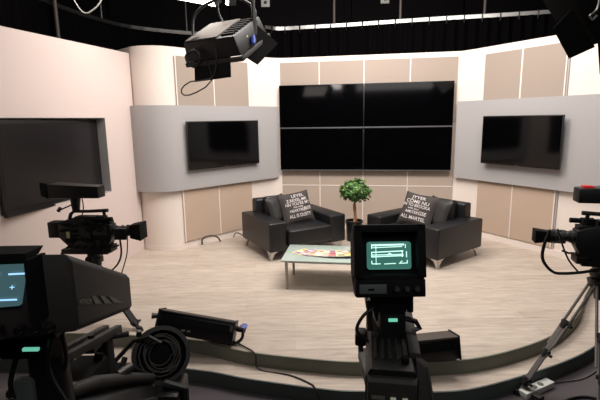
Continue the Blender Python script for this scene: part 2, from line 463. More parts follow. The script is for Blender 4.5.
def text_pillow(chair, M, label, lines):
    t = thing('pillow', label, 'pillow'); t.matrix_world = M
    pillow_mesh(.47, .45, .14).build('cover', M_pil, t)
    for (s, z, sz, sx, x) in lines:
        o = text('lettering', s, sz*1.12, M_print, t, Matrix.Translation((x, 0, z*1.15)) @ Matrix.Rotation(PI/2, 4, 'X'), ext=0, sx=sx*1.05)
        # wrap the letters onto the swelling cover
        for v in o.data.vertices:
            u, w = v.co.x/.25, v.co.z/.235
            k = max(0, (1-min(1, abs(u))**4)*(1-min(1, abs(w))**4))**.5
            v.co.y = -(.070*k) - .0075
    return t
lnA = [('LEYEL', .135, .050, 1.25, .03), ('Z.REXEL.MR', .085, .052, .95, 0), ("NN YOU'RE MY", .040, .052, .85, .0), ('the only', .004, .034, 1.1, .0), ('HEARTBEAT', -.038, .046, .95, .0), ('JR SE', -.030, .055, .8, .13), ('ALL IS DUSTY', -.100, .058, .78, .0)]
text_pillow(LC, chair_mat(LC, .03, .40, .565, radians(-22), radians(-6), radians(-4)), 'dark grey pillow with white lettering, on the left armchair', lnA)
lnB = [('JYYER', .135, .050, 1.25, .0), ('COME NU', .085, .054, 1.1, 0), ('IN TO BROOKA', .040, .052, .85, .0), ('with you', .004, .034, 1.1, -.03), ('AMSTER', -.038, .046, .95, -.04), ('GSE', -.034, .058, .95, .11), ('ALL MARTEL', -.100, .058, .9, .0)]
text_pillow(RC, chair_mat(RC, -.03, .38, .57, radians(-24), radians(7), radians(12)), 'dark grey pillow with white lettering, on the right armchair', lnB)
def plain_pillow(M, label, w=.40):
    o = pillow_mesh(w, .38, .13).build('pillow', M_pil2); o.matrix_world = M; tag(o, label, 'pillow')
plain_pillow(chair_mat(LC, -.20, .50, .56, radians(-20), radians(-6), radians(18)), 'plain dark pillow in the left corner of the left armchair', .34)
plain_pillow(chair_mat(RC, .19, .50, .565, radians(-18), radians(5), radians(-12)), 'plain dark pillow in the right corner of the right armchair', .38)

# ------------------------------------------------------------------ coffee table and magazines
TA = radians(-8.5)
t = thing('coffee_table', 'low coffee table with frosted glass top and slim metal legs', 'table', (.415, 4.585, 0), TA)
TW, TD, TZ = 1.18, .60, .32
tm = t.matrix_basis.copy()
MB().box(-TW/2, TW/2, -TD/2, TD/2, TZ-.014, TZ, .003, 2).build('glass_top', M_glass, t)
for x in (-1, 1):
    for y in (-1, 1):
        MB().tube([(x*(TW/2-.055), y*(TD/2-(.03 if y < 0 else .13)), TZ-.014), (x*(TW/2-.06), y*(TD/2-(.03 if y < 0 else .13)), 0)], [.017, .013], 12).build('leg', M_alu, t)
b = MB()
for y in (-1, 1): b.box(-TW/2+.06, TW/2-.06, y*(TD/2-(.03 if y < 0 else .13))-.008, y*(TD/2-(.03 if y < 0 else .13))+.008, TZ-.03, TZ-.0145)
b.build('rail', M_alu, t)
mcols = [((236, 222, 130), 'yellow'), ((150, 125, 170), 'purple'), ((222, 180, 176), 'pink'), ((228, 205, 150), 'sand'), ((222, 200, 184), 'cream'),
         ((196, 130, 130), 'rose'), ((232, 222, 170), 'pale yellow'), ((196, 172, 150), 'tan'), ((150, 150, 118), 'olive'), ((222, 168, 140), 'salmon'), ((228, 222, 212), 'white')]
for k, (c, cname) in enumerate(mcols):
    u = k/(len(mcols)-1)
    ang = radians(38 - 76*u)
    lx = -.40 + .74*u; ly = .03 - .11*sin(PI*(u*.85+.05))
    tt = thing('magazine', '%s magazine in the fan on the coffee table, %s' % (cname, 'at the left end of the fan' if k == 0 else 'at the right end of the fan' if k == 10 else 'just right of the %s one' % mcols[k-1][1]), 'magazine', (0, 0, 0), 0, 'magazines fanned on the coffee table')
    tt.matrix_world = tm @ Matrix.Translation((lx, ly, TZ + .0005 + k*.004)) @ Matrix.Rotation(-ang, 4, 'Z')
    MB().box(-.075, .075, -.10, .10, 0, .003).build('pages', M_whp, tt)
    cm = mat('cover_'+cname.replace(' ', '_'), c, .35, var=.35, vscale=35)
    MB().box(-.074, .074, -.099, .099, .003, .0034).build('cover', cm, tt)
    MB().box(-.06, .01, -.085, -.03, .0034, .0037).build('cover_picture', mat('pic_%d' % k, mcols[(k*3+1) % 11][0], .4, var=.5, vscale=50), tt)
    MB().box(-.06, .05, .05, .075, .0034, .0037).build('cover_band', mat('band_%d' % k, [(150, 60, 70), (240, 240, 235), (90, 70, 110)][k % 3], .4), tt)
    MB().box(-.06, .05, -.01, .01, .0034, .0037).build('cover_line', mat('line_%d' % k, [(240, 240, 235), (200, 150, 60), (120, 60, 60)][k % 3], .4), tt)

# ------------------------------------------------------------------ potted tree
t = thing('potted_tree', 'small round-crowned tree in a black pot between the armchairs', 'plant', (.785, 6.25, 0))
pot = MB().lathe([(.085, 0), (.105, .01), (.122, .27), (.13, .275), (.13, .30), (.114, .30), (.11, .265)]).build('pot', M_blk, t)
MB().lathe([(.108, .25), (.1, .272), (.0005, .28)], 20).build('soil', M_soil, pot)
b = MB()
b.tube(spline([(0, 0, .27), (.012, .01, .38), (-.005, 0, .50), (.01, -.005, .60), (0, 0, .74)], 4), .017, 8)
b.tube(spline([(.035, .02, .27), (.02, -.012, .40), (.015, .012, .52), (-.015, .0, .66)], 4), .011, 7)
for k in range(9):
    a = k*2.4; z = .60+.02*k
    b.tube([(0, 0, z), (.07*cos(a), .07*sin(a), z+.05), (.13*cos(a), .13*sin(a), z+.08)], [.007, .005, .003], 5)
b.build('trunk', M_trunk, t)
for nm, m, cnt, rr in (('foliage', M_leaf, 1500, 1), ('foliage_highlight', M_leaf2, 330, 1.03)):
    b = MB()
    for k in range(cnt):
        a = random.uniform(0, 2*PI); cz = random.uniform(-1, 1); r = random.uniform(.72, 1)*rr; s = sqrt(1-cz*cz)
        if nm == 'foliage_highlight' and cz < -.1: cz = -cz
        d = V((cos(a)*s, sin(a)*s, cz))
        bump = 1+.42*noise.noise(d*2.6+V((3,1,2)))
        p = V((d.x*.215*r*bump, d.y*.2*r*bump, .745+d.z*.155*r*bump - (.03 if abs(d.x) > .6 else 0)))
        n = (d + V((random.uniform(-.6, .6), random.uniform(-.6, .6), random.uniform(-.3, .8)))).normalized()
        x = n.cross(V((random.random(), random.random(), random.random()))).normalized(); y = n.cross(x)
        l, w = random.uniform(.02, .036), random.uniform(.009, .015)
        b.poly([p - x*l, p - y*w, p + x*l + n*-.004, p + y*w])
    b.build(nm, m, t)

M_void = mat('matt_black_paint', (4, 4, 4), .9, spec=.1)
# ------------------------------------------------------------------ curtains, rails and roof things
def path_lookup(P, d):
    for a, c in zip(P[:-1], P[1:]):
        l = (c-a).length
        if d <= l: return a + (c-a)*(d/l), (c-a).normalized()
        d -= l
    return P[-1], (P[-1]-P[-2]).normalized()
def plen(P): return sum((c-a).length for a, c in zip(P[:-1], P[1:]))
def curtain(P, z0, z1, label, off=0):
    b = MB(); bm = b.bm; L = plen(P); n = int(L/.035); cs = []
    for i in range(n+1):
        p, t = path_lookup(P, L*i/n); nn = V((t.y, -t.x, 0)); w = .035*sin(i*1.35)+.012*sin(i*.37)
        p = V((p.x, p.y, 0)) + nn*(w+off)
        cs.append([bm.verts.new((p.x, p.y, z)) for z in (z0, (z0+z1)/2, z1)])
    for i in range(n):
        for j in (0, 1):
            f = bm.faces.new((cs[i][j], cs[i+1][j], cs[i+1][j+1], cs[i][j+1])); f.smooth = True
    o = b.build('curtain', M_curt); return tag(o, label, 'curtain')
railR = [V(p) for p in spline([(-.55, 7.83, 3.3), (-.30, 7.98, 3.3), (.2, 7.88, 3.3), (.9, 7.74, 3.3), (2.1, 7.43, 3.3), (3.4, 7.15, 3.3), (4.9, 6.75, 3.3)], 4)]
railL = [V(p) for p in spline([(-3.1, 4.6, 3.3), (-3.2, 5.4, 3.3), (-3.22, 6.1, 3.3), (-3.07, 6.9, 3.3), (-2.75, 7.65, 3.3), (-1.96, 8.22, 3.3), (-1.3, 8.35, 3.3), (-.7, 8.3, 3.3)], 4)]
def rail(P, label, hang, m, hook=True, truss=False):
    t = thing('curtain_rail', label, 'rail')
    b = MB(); bm = b.bm; cs = []
    for i, p in enumerate(P):
        d = (P[min(i+1, len(P)-1)] - P[max(i-1, 0)]).normalized(); n = V((d.y, -d.x, 0))
        cs.append([bm.verts.new(p + n*a + V((0, 0, z))) for a, z in ((.02, -.028), (.02, .028), (-.02, .028), (-.02, -.028))])
    for i in range(len(P)-1):
        for j in range(4): bm.faces.new((cs[i][j], cs[i+1][j], cs[i+1][(j+1) % 4], cs[i][(j+1) % 4]))
    bm.faces.new(cs[0]); bm.faces.new(cs[-1]); b.build('track', m, t)
    for (x, y, z0) in hang:
        MB().cyl((x, y, z0), (x, y, 4.42), .021, n=10).build('hanger', M_dkmet if truss else M_lampg, t)
    L = plen(P); d = .12
    while d < L and hook:
        p, tt = path_lookup(P, d); n = V((tt.y, -tt.x, 0)); a = p + n*.03
        MB().tube([a+V((0, 0, .035)), a+n*.012+V((0, 0, 0)), a+V((0, 0, -.06)), a-n*.01+V((0, 0, -.085))], .011, 6).build('hook', M_blk, t)
        d += .265
    if truss:
        b = MB(); bm = b.bm; n = int(L/.028); prev = None
        for i in range(n+1):
            p, tt = path_lookup(P, L*i/n); q = p + V((tt.y, -tt.x, 0))*.026; lo = -.035 if i % 2 else -.005
            cur = (bm.verts.new(q+V((0, 0, lo))), bm.verts.new(q+V((0, 0, .03 if i % 2 else .016))))
            if prev: bm.faces.new((prev[0], cur[0], cur[1], prev[1]))
            prev = cur
        b.build('glider_row', M_dkmet, t)
    return t
rail(railR, 'pale metal curtain rail with black hooks above the centre and right backdrop', [(.62, 7.80, 3.3), (1.67, 7.54, 3.3), (2.92, 7.26, 3.3)], M_alu)
rail(railL, 'dark curved curtain rail above the left backdrop walls', [(-3.0, 7.15, 3.3), (-1.96, 8.22, 3.3)], M_dkmet, hook=False, truss=True)
curtain([V((p.x, p.y, 0)) for p in railR], .01, 3.27, 'long black curtain hanging behind the centre and right backdrop')
curtain([V((p.x, p.y, 0)) for p in railL], .01, 3.27, 'black curtain hanging behind the left backdrop walls')
o = MB().cyl((-3.10, 6.0, .01), (-3.12, 6.04, 3.75), .025, n=10).build('support_pole', M_lampg); tag(o, 'grey metal pole standing behind the left screen wall', 'pole')
# dark boarding and sockets on the far wall
for k, x in enumerate((-2.6, -.2, 2.2, 4.4)):
    struct(MB().box(x-1.12, x+1.12, 9.22, 9.3, 3.2, 4.38, .01).build('trim_%d' % (k+3), M_dwall))
for x, z, lb in ((-.62, 4.03, 'white socket plate high on the far dark wall, above the hanging lamp'), (1.73, 4.06, 'white socket plate high on the far dark wall, above the video wall')):
    t = thing('wall_socket', lb, 'socket', (x, 9.22, z))
    MB().box(-.085, .085, -.02, 0, -.08, .08, .008).build('plate', M_whp, t)
    MB().lathe([(.03, 0), (.03, .006), (.02, .008)], 16, Matrix.Translation((0, -.02, 0)) @ Matrix.Rotation(PI/2, 4, 'X')).build('outlet', M_blk, t)
o = MB().tube(spline([(-2.45, 5, 3.3), (-2.38, 5, 3.06), (-2.29, 5, 2.92), (-2.19, 5, 2.94), (-2.08, 5, 3.05), (-2.0, 5, 3.3), (-2.0, 5, 4.4)], 6), .007, 6).build('hanging_cable', M_whp)
tag(o, 'loop of thin white cable hanging from the roof above the left wall', 'cable')

def basis(o, x, y):
    x = V(x).normalized(); y = (V(y) - x*V(y).dot(x)).normalized(); z = x.cross(y)
    return Matrix(((x.x, y.x, z.x, o[0]), (x.y, y.y, z.y, o[1]), (x.z, y.z, z.z, o[2]), (0, 0, 0, 1)))
# hanging flood lamp, back towards the camera; local x across, y up the slanted back, z = back normal
M1 = basis((-1.0, 3.93, 2.40), (.89, -.45, .02), (.39, .78, .49))
t = thing('studio_lamp', 'large hanging studio lamp with tan back and black barn doors, upper left', 'lamp'); t.matrix_world = M1
h = MB().hull([(0, 0, -.16), (.56, 0, -.16), (.56, .5, -.16), (0, .5, -.16)], [(.02, .02, 0), (.54, .02, 0), (.54, .48, 0), (.02, .48, 0)], .012).build('housing', M_blk, t)
MB().box(.03, .36, .03, .46, 0, .012, .005).build('back_panel', M_lampg, t)
b = MB()
for k in range(7): b.box(.39, .52, .06+.055*k, .085+.055*k, 0, .014)
b.build('vent', M_blk2, t)
b = MB(); b.box(-.02, .58, -.02, .02, -.20, -.165, .006); b.box(-.02, .58, .48, .52, -.20, -.165, .006); b.box(-.02, .02, -.02, .52, -.20, -.165, .006); b.box(.54, .58, -.02, .52, -.20, -.165, .006)
b.build('rim', M_char, t)
MB().box(.03, .53, .03, .47, -.1612, -.158).build('diffuser', M_lit3, t)
MB().box(.10, .16, .04, .08, .012, .016).build('badge', M_blk2, t)
M1i = M1.inverted()
def flap(pts, m, par, Mi, th=.006):
    q = [Mi @ V(p) for p in pts]; n = (q[1]-q[0]).cross(q[3]-q[0]).normalized()*th
    return MB().hull([tuple(p) for p in q], [tuple(p+n) for p in q]).build('barn_door', m, par)
flap([(-.90, 3.98, 2.285), (-.56, 3.80, 2.295), (-.56, 3.78, 2.11), (-.90, 3.96, 2.09)], M_blk2, t, M1i)
flap([(-.53, 3.80, 2.33), (-.35, 3.95, 2.225), (-.18, 4.15, 2.43), (-.35, 4.0, 2.56)], M_void, t, M1i)
yk = [M1i @ V(p) for p in spline([(-.93, 4.1, 2.42), (-.90, 4.15, 2.70), (-.62, 4.12, 2.82), (-.38, 4.05, 2.72), (-.38, 4.0, 2.5)], 5)]
MB().tube(yk, .013, 8).build('yoke', M_blk, t)
MB().tube([M1i @ V(p) for p in ((-.375, 4.0, 2.50), (-.375, 4.0, 4.42))], .017, 10).build('hanging_pole', M_dkmet, t)
MB().tube([M1i @ V(p) for p in ((-.375, 4.0, 2.60), (-.375, 4.0, 2.48))], .032, 12).build('clamp', M_blk, t)
MB().tube([M1i @ V(p) for p in ((-.43, 3.9, 2.50), (-.445, 3.88, 2.44))], [.012, .034], 12).build('yellow_knob', M_yel, t)
MB().tube([M1i @ V(p) for p in ((-.375, 3.9, 2.46), (-.375, 3.9, 2.42), (-.37, 3.88, 2.385))], [.012, .024, .017], 12).build('blue_knob', M_blue, t)
cp = []
for k in range(60):
    a = k*2*PI/15; r = .055+.008*sin(k*1.1)
    cp.append((-.885+r*cos(a), 3.86+.0006*k, 2.275+r*1.15*sin(a)))
cp += [(-.80, 3.86, 2.30), (-.72, 3.83, 2.10), (-.86, 3.80, 1.99), (-.96, 3.80, 1.97), (-.98, 3.80, 2.02), (-.90, 3.80, 2.08), (-.74, 3.80, 2.10), (-.68, 3.80, 2.2), (-.68, 3.84, 2.45)]
MB().tube([M1i @ V(p) for p in spline(cp, 2)], .006, 5).build('coiled_cable', M_rub, t)
MB().tube([M1i @ V(p) for p in spline([(-.85, 3.9, 2.40), (-.80, 4.05, 2.50), (-.68, 4.2, 2.62), (-.72, 4.25, 2.78), (-.70, 4.2, 3.3), (-.70, 4.2, 4.4)], 6)], .008, 6).build('power_cable', M_rub, t)

# bright lamp heads partly out of frame at the top
def lamp_head(o, a, b_, label, w, h, flip=1, m=None):
    M = basis(o, a, b_); t = thing('lamp_head', label, 'lamp'); t.matrix_world = M
    sgn = 1 if (M.to_3x3() @ V((0, 0, 1))).dot(V((0, 0, H))-V(o))*flip > 0 else -1
    MB().box(0, w, 0, h, -.10*sgn if sgn > 0 else 0.0, 0 if sgn > 0 else .10, .004).build('housing', M_blk, t)
    MB().box(.003, w-.003, .003, h-.003, 0 if sgn > 0 else -.004, .004 if sgn > 0 else 0).build('diffuser', m or M_lit, t)
    Mi = M.inverted(); p = Mi @ (V(o)+V((0, 0, 2.0))); c = V((w/2, h/2, -.05*sgn)); top = M @ c
    MB().tube([c, Mi @ V((top.x, top.y, 4.42))], .015, 8).build('hanging_pole', M_dkmet, t)
lamp_head((-.87, 5.0, 2.955), (-.94, .75, .34), (-.26, -.76, .97), 'white-lit lamp head at the top edge, left of the lamp cable', .85, .5)
lamp_head((-.76, 5.2, 3.01), (-.80, .8, .55), (.35, -.7, .95), 'white-lit lamp head at the top edge, right of the lamp cable', .06, .5)

lamp_head((-1.05, 2.15, 2.53), (1, 0, 0), (0, -.35, 1), 'soft lamp above the photographer aimed at the video wall, left one', .55, .22, -1, M_lit2)
lamp_head((1.84, 1.45, 2.50), (1, 0, 0), (0, -.35, 1), 'soft lamp above the photographer aimed at the video wall, right one', .40, .22, -1, M_lit2)
# lamp with black flaps, upper right
M2 = basis((1.87, 3.2, 2.53), (.59, .0, -.81), (.78, .25, .57))
t = thing('studio_lamp', 'black studio lamp with open flaps, cropped by the upper right corner', 'lamp'); t.matrix_world = M2; M2i = M2.inverted()
MB().box(-.12, .37, 0.02, .50, -.22, .02, .02).build('housing', M_void, t)
MB().box(-.08, .33, .06, .46, -.232, -.222).build('diffuser', M_whp, t)
flap([(1.742, 3.15, 2.338), (1.90, 3.22, 2.478), (2.085, 3.22, 2.222), (1.872, 3.15, 2.138)], M_void, t, M2i)
flap([(2.09, 3.2, 2.25), (2.40, 3.25, 2.25), (2.42, 3.2, 2.02), (2.095, 3.15, 2.03)], M_void, t, M2i)
MB().tube([M2i @ V(p) for p in spline([(2.02, 3.12, 2.56), (2.01, 3.12, 2.46), (1.99, 3.12, 2.43), (1.965, 3.12, 2.41), (1.985, 3.12, 2.385), (2.01, 3.12, 2.41)], 5)], .008, 6).build('safety_hook', M_alu, t)
MB().tube([M2i @ V((2.35, 3.35, 2.6)), M2i @ V((2.35, 3.35, 4.42))], .018, 10).build('hanging_pole', M_dkmet, t)

# ------------------------------------------------------------------ floor lamps on the stage edge
def floor_lamp(label, loc, rot, L, Hh, yoke=True, badge=True):
    t = thing('floor_light', label, 'light'); t.matrix_world = Matrix.Translation(loc) @ rot
    D = .16
    b = MB()
    b.prism([(-D/2, .02), (-D/2+.02, -Hh/2+.01), (.03, -Hh/2), (D/2, -.03), (D/2, Hh/2-.02), (D/2-.02, Hh/2), (-D/2+.01, Hh/2)], 'x', -L/2, L/2, .006)
    b.build('housing', M_blk, t)
    MB().box(-L/2-.008, L/2+.008, -D/2-.012, D/2, Hh/2-.004, Hh/2+.012, .004).build('top_plate', M_lampg if not yoke else M_blk, t)
    for s in (-1, 1):
        MB().box(s*(L/2+.004)-.006, s*(L/2+.004)+.006, -D/2-.015, D/2, -Hh/2+.015, Hh/2+.02, .003).build('end_plate', M_blk, t)
    MB().box(-L/2+.03, L/2-.03, -D/2-.004, -D/2+.004, -.0, Hh/2-.02, .002).build('grille', M_blk2, t)
    if badge: 
        b = MB()
        for k in (0, 1): b.box(-.1+.045*k, -.072+.045*k, -D/2-.008, -D/2-.004, -.035, -.022)
        b.build('badge', M_logo, t)
    return t
fl = floor_lamp('long black floor lamp on the stage edge with curved yoke and blue knob', (-.84, 3.29, .125),
    Matrix.Rotation(radians(-4), 4, 'Z') @ Matrix.Rotation(radians(9.5), 4, 'Y') @ Matrix.Rotation(radians(-22), 4, 'X'), .60, .17)
Mi = fl.matrix_world.inverted()
yk = spline([(-1.17, 3.40, .21), (-1.185, 3.42, .14), (-1.16, 3.42, .035), (-1.0, 3.42, .014), (-.8, 3.36, .014), (-.66, 3.27, .014), (-.54, 3.23, .016), (-.48, 3.24, .05), (-.47, 3.26, .11), (-.48, 3.28, .15)], 5)
MB().tube([Mi @ V(p) for p in yk], .0125, 8).build('yoke', M_dkmet, fl)
MB().tube([Mi @ V(p) for p in ((-.52, 3.28, .115), (-.455, 3.25, .115))], .022, 12).build('yoke_clamp', M_dkmet, fl)
MB().tube([Mi @ V(p) for p in ((-.455, 3.24, .12), (-.452, 3.22, .15), (-.45, 3.21, .175))], [.012, .017, .026], 12).build('blue_knob', M_blue, fl)
MB().tube([Mi @ V(p) for p in ((-1.16, 3.36, .20), (-1.215, 3.34, .21))], [.016, .026], 10).build('side_knob', M_blk, fl)
fl2 = floor_lamp('short black floor lamp with grey top on the stage edge behind the centre camera', (.885, 2.985, .075), Matrix.Rotation(radians(6), 4, 'Z') @ Matrix.Rotation(radians(-2), 4, 'Y') @ Matrix.Rotation(radians(-12), 4, 'X'), .48, .17, yoke=False, badge=False)
Mi2 = fl2.matrix_world.inverted()
for x in (.78, 1.12): MB().tube([Mi2 @ V((x, 3.09, .02)), Mi2 @ V((x, 3.06, .006))], .018, 8).build('foot', M_dkmet, fl2)

# ------------------------------------------------------------------ shoulder cameras on tripods
M_tri = mat('tripod_metal', (140, 134, 130), .4, metal=.5)
def tube_leg(t, top, foot, name='leg', m=None, f=1.0):
    top, foot = V(top), V(foot); d = (foot-top); side = V((-d.y, d.x, 0)).normalized()
    def P(u, s): return top + d*u + side*s*.027
    b = MB()
    for s in (-1, 1):
        b.tube([P(.0, s), P(.55, s)], .0095*f, 8)
        b.tube([P(.38, s*.6), P(.86, s*.6)], .008*f, 8)
    b.tube([P(.35, 0), P(.97, 0)], .009*f, 8)
    leg = b.build(name, m or M_tri, t)
    for u, r in ((.36, .028), (.62, .022), (.88, .030)):
        b = MB(); b.tube([P(u-.012, -1.1), P(u-.012, 1.1)], r*.65, 8); b.tube([P(u-.03, 0), P(u+.03, 0)], r, 8); b.tube([P(u, 0), P(u, 0)+side*.06], .011, 6)
        b.build('collar', M_blk, leg)
    b = MB(); b.tube([foot+V((0, 0, .035)), foot+V((0, 0, .001))], [.018, .028], 10); b.build('rubber_foot', M_rub, leg)
def eng_camera(name, label, px, py, za, yaw, feet, sc=1.0, tallyred=False, vo=0.0, hs=1.0, vz=0.0, cables=True):
    """lens along local +x, origin at the tripod apex"""
    t = thing(name, label, 'camera'); M = Matrix.Translation((px, py, za)) @ Matrix.Rotation(yaw, 4, 'Z') @ Matrix.Scale(sc, 4)
    t.matrix_world = M
    k = .0022
    def X(v): return (v-205)*k
    def Z(v): return (370-v)*k
    bd = MB()
    bd.prism([(X(82), Z(262)), (X(82), Z(205)), (X(110), Z(192)), (X(150), Z(186)), (X(200), Z(190)), (X(262), Z(200)), (X(296), Z(212)), (X(298), Z(262)), (X(280), Z(296)), (X(240), Z(306)), (X(120), Z(300))], 'y', -.055, .055, .008)
    body = bd.build('body', M_blk, t)
    b = MB()
    b.box(X(140), X(215), -.068, -.054, Z(262), Z(222), .006); b.box(X(225), X(280), -.066, -.054, Z(250), Z(215), .006)
    b.box(X(150), X(250), -.064, -.054, Z(292), Z(272), .004); b.build('side_panel', M_char, body)
    b = MB(); [b.cyl((X(235+14*i), -.066, Z(282)), (X(235+14*i), -.074, Z(282)), .010, n=10) for i in range(3)]; b.build('side_dial', M_dkmet, body)
    MB().box(X(38), X(84), -.05, .05, Z(264), Z(200), .01).build('battery', M_blk, t)
    MB().box(X(118), X(132), -.0685, -.066, Z(268), Z(236), .001).build('paper_label', M_yel, t)
    b = MB()
    rnd = random.Random(5)
    for i in range(16):
        u = rnd.uniform(95, 275); w = rnd.uniform(205, 292); dx = rnd.uniform(4, 16); dz = rnd.uniform(3, 9)
        b.box(X(u-dx), X(u+dx), -.076-rnd.uniform(0, .012), -.052, Z(w+dz), Z(w-dz), .002)
    for i in range(5): b.cyl((X(120+34*i), -.05, Z(297)), (X(120+34*i), -.082, Z(299)), .011, n=10)
    b.tube(spline([(X(90), -.06, Z(200)), (X(140), -.075, Z(215)), (X(190), -.07, Z(196)), (X(250), -.07, Z(208)), (X(285), -.06, Z(240))], 5), .006, 6)
    b.build('side_fittings', M_blk2, body)
    b = MB(); b.box(X(150), X(232), -.045, .045, Z(194), Z(178), .006); b.box(X(240), X(292), -.04, .04, Z(214), Z(196), .006); b.build('top_unit', M_blk, t)
    b = MB(); b.tube([(X(272), -.05, Z(300)), (X(300), -.05, Z(300)), (X(322), -.04, Z(292))], .008, 6); b.box(X(255), X(292), -.06, .06, Z(322), Z(296), .006); b.build('front_bracket', M_blk, t)
    # handle
    b = MB(); b.tube([(X(118), 0, Z(196)), (X(126), 0, Z(172)), (X(140), 0, Z(160)), (X(200), 0, Z(160)), (X(280), 0, Z(156))], [.016, .016, .014, .014, .016], 8); b.tube([(X(262), 0, Z(158)), (X(268), 0, Z(202))], .014, 8)
    b.build('handle', M_blk, t)
    # microphone and small bracket at the front of the handle
    b = MB(); b.tube([(X(236), -.05, Z(188)), (X(306), -.05, Z(186))], .019, 12); b.box(X(238), X(275), -.06, .01, Z(200), Z(176), .004); b.build('microphone', M_blk2, t)
    # viewfinder monitor
    b = MB(); b.hull([(X(60), -.075, Z(102)), (X(60), .075, Z(102)), (X(60), .075, Z(46)), (X(60), -.075, Z(46))], [(X(262), -.06, Z(104)), (X(262), .06, Z(104)), (X(262), .06, Z(58)), (X(262), -.06, Z(58))], .008)
    vf = b.build('viewfinder', M_blk, t); vf.location.x = vo; vf.location.z = vz
    MB().hull([(X(34), -.075, Z(92)), (X(34), .075, Z(92)), (X(34), .075, Z(38)), (X(34), -.075, Z(38))], [(X(64), -.08, Z(104)), (X(64), .08, Z(104)), (X(64), .08, Z(44)), (X(64), -.08, Z(44))], .006).build('hood', M_blk2, vf)
    MB().tube([(X(150), 0, Z(160)), (X(152), 0, Z(104))], [.03, .045], 10).build('viewfinder_mount', M_blk, t)
    b = MB(); b.tube([(X(150), -.02, Z(128)), (X(98), -.04, Z(150))], .007, 6); b.tube([(X(98), -.04, Z(142)), (X(88), -.04, Z(156))], .016, 8); b.build('mount_knob', M_blk, t)
    if tallyred: MB().box(X(215), X(245), -.03, .03, Z(57), Z(50), .003).build('tally_light', M_red, vf)
    # lens
    b = MB(); b.tube([(X(296), 0, Z(236)), (X(318), 0, Z(237)), (X(320), 0, Z(237)), (X(345), 0, Z(238)), (X(347), 0, Z(238)), (X(372), 0, Z(238))], [.040, .040, .036, .036, .044, .050], 18)
    b.box(X(312), X(362), -.078, -.036, Z(268), Z(222), .012)
    lens = b.build('lens', M_blk, t)
    MB().hull([(X(370), -.05*hs, Z(238+26*hs)), (X(370), .05*hs, Z(238+26*hs)), (X(370), .05*hs, Z(238-26*hs)), (X(370), -.05*hs, Z(238-26*hs))], [(X(418), -.075*hs, Z(238+34*hs)), (X(418), .075*hs, Z(238+34*hs)), (X(418), .075*hs, Z(238-34*hs)), (X(418), -.075*hs, Z(238-34*hs))], .006).build('lens_hood', M_blk2, lens)
    b = MB()
    for u in (303, 330, 352): b.tube([(X(u), 0, Z(237)), (X(u+6), 0, Z(237))], .0455 if u != 352 else .050, 20)
    b.build('zoom_ring', M_char, lens)
    # plate, head
    b = MB(); b.box(X(80), X(272), -.04, .04, Z(332), Z(312), .006); b.box(X(120), X(245), -.05, .05, Z(312), Z(300), .004); b.build('tripod_plate', M_blk, t)
    b = MB(); b.lathe([(.05, Z(372)), (.075, Z(366)), (.075, Z(350)), (.055, Z(344)), (.055, Z(330)), (.04, Z(326))], 20); b.tube([(0, -.09, Z(348)), (0, .09, Z(348))], .035, 14)
    b.build('fluid_head', M_blk, t)
    b = MB(); b.tube([(X(190), .05, Z(345)), (X(120), .09, Z(330)), (X(75), .10, Z(322)), (X(35), .12, Z(352))], .009, 8); b.tube([(X(55), .11, Z(337)), (X(35), .12, Z(352))], .015, 8); b.build('pan_bar', M_blk, t)
    for (c0, c1, c2, c3, r, y) in () if not cables else (((325, 262), (325, 330), (300, 380), (240, 430), .008, -.03), ((358, 268), (350, 330), (325, 400), (300, 470), .005, -.04)):
        MB().tube(spline([(X(c0[0]), y, Z(c0[1])), (X(c1[0]), y, Z(c1[1])), (X(c2[0]), y, Z(c2[1])), (X(c3[0]), y-.02, Z(c3[1])), (X(215), -.03, Z(c3[1]+30))], 6), r, 6).build('lens_cable', M_rub, t)
    MB().tube(spline([(X(196), -.06, Z(104)), (X(200), -.07, Z(140)), (X(188), -.065, Z(180)), (X(192), -.062, Z(205))], 5), .005, 5).build('viewfinder_cable', M_rub, t)
    # tripod carries the camera

    return t
def tripod(label, c, za, feet, m=None, f_=1.0):
    t = thing('tripod', label, 'tripod', (c[0], c[1], 0))
    b = MB(); b.lathe([(.03, za-.16), (.045, za-.10), (.075, za-.06), (.085, za-.02), (.06, za-.004)], 20); b.build('crown', M_blk, t)
    for f in feet:
        f = V(f) - V((c[0], c[1], 0)); h = V((f.x, f.y, 0)).normalized()*.06
        tube_leg(t, (h.x, h.y, za-.04), f, m=m, f=f_)
    return t
eng_camera('video_camera', 'black shoulder video camera on tripod at left, lens pointing right towards the armchairs', -1.83, 3.75, .535, radians(-4), None)
tripod('black tripod carrying the video camera by the left screen wall', (-1.86, 3.75), .535, [(-1.38, 3.50, 0), (-2.33, 3.58, 0), (-1.85, 4.3, 0)], M_blk, 2.0)
eng_camera('video_camera', 'black shoulder video camera at the right edge, lens pointing left', 2.115, 2.95, .628, radians(180-14), None, .97, True, .09, .66, -.035, False)
tripod('double-tube metal tripod on the studio floor at the right edge', (2.115, 2.95), .625, [(1.545, 2.87, FZ), (1.80, 2.35, FZ), (2.72, 3.05, FZ)])

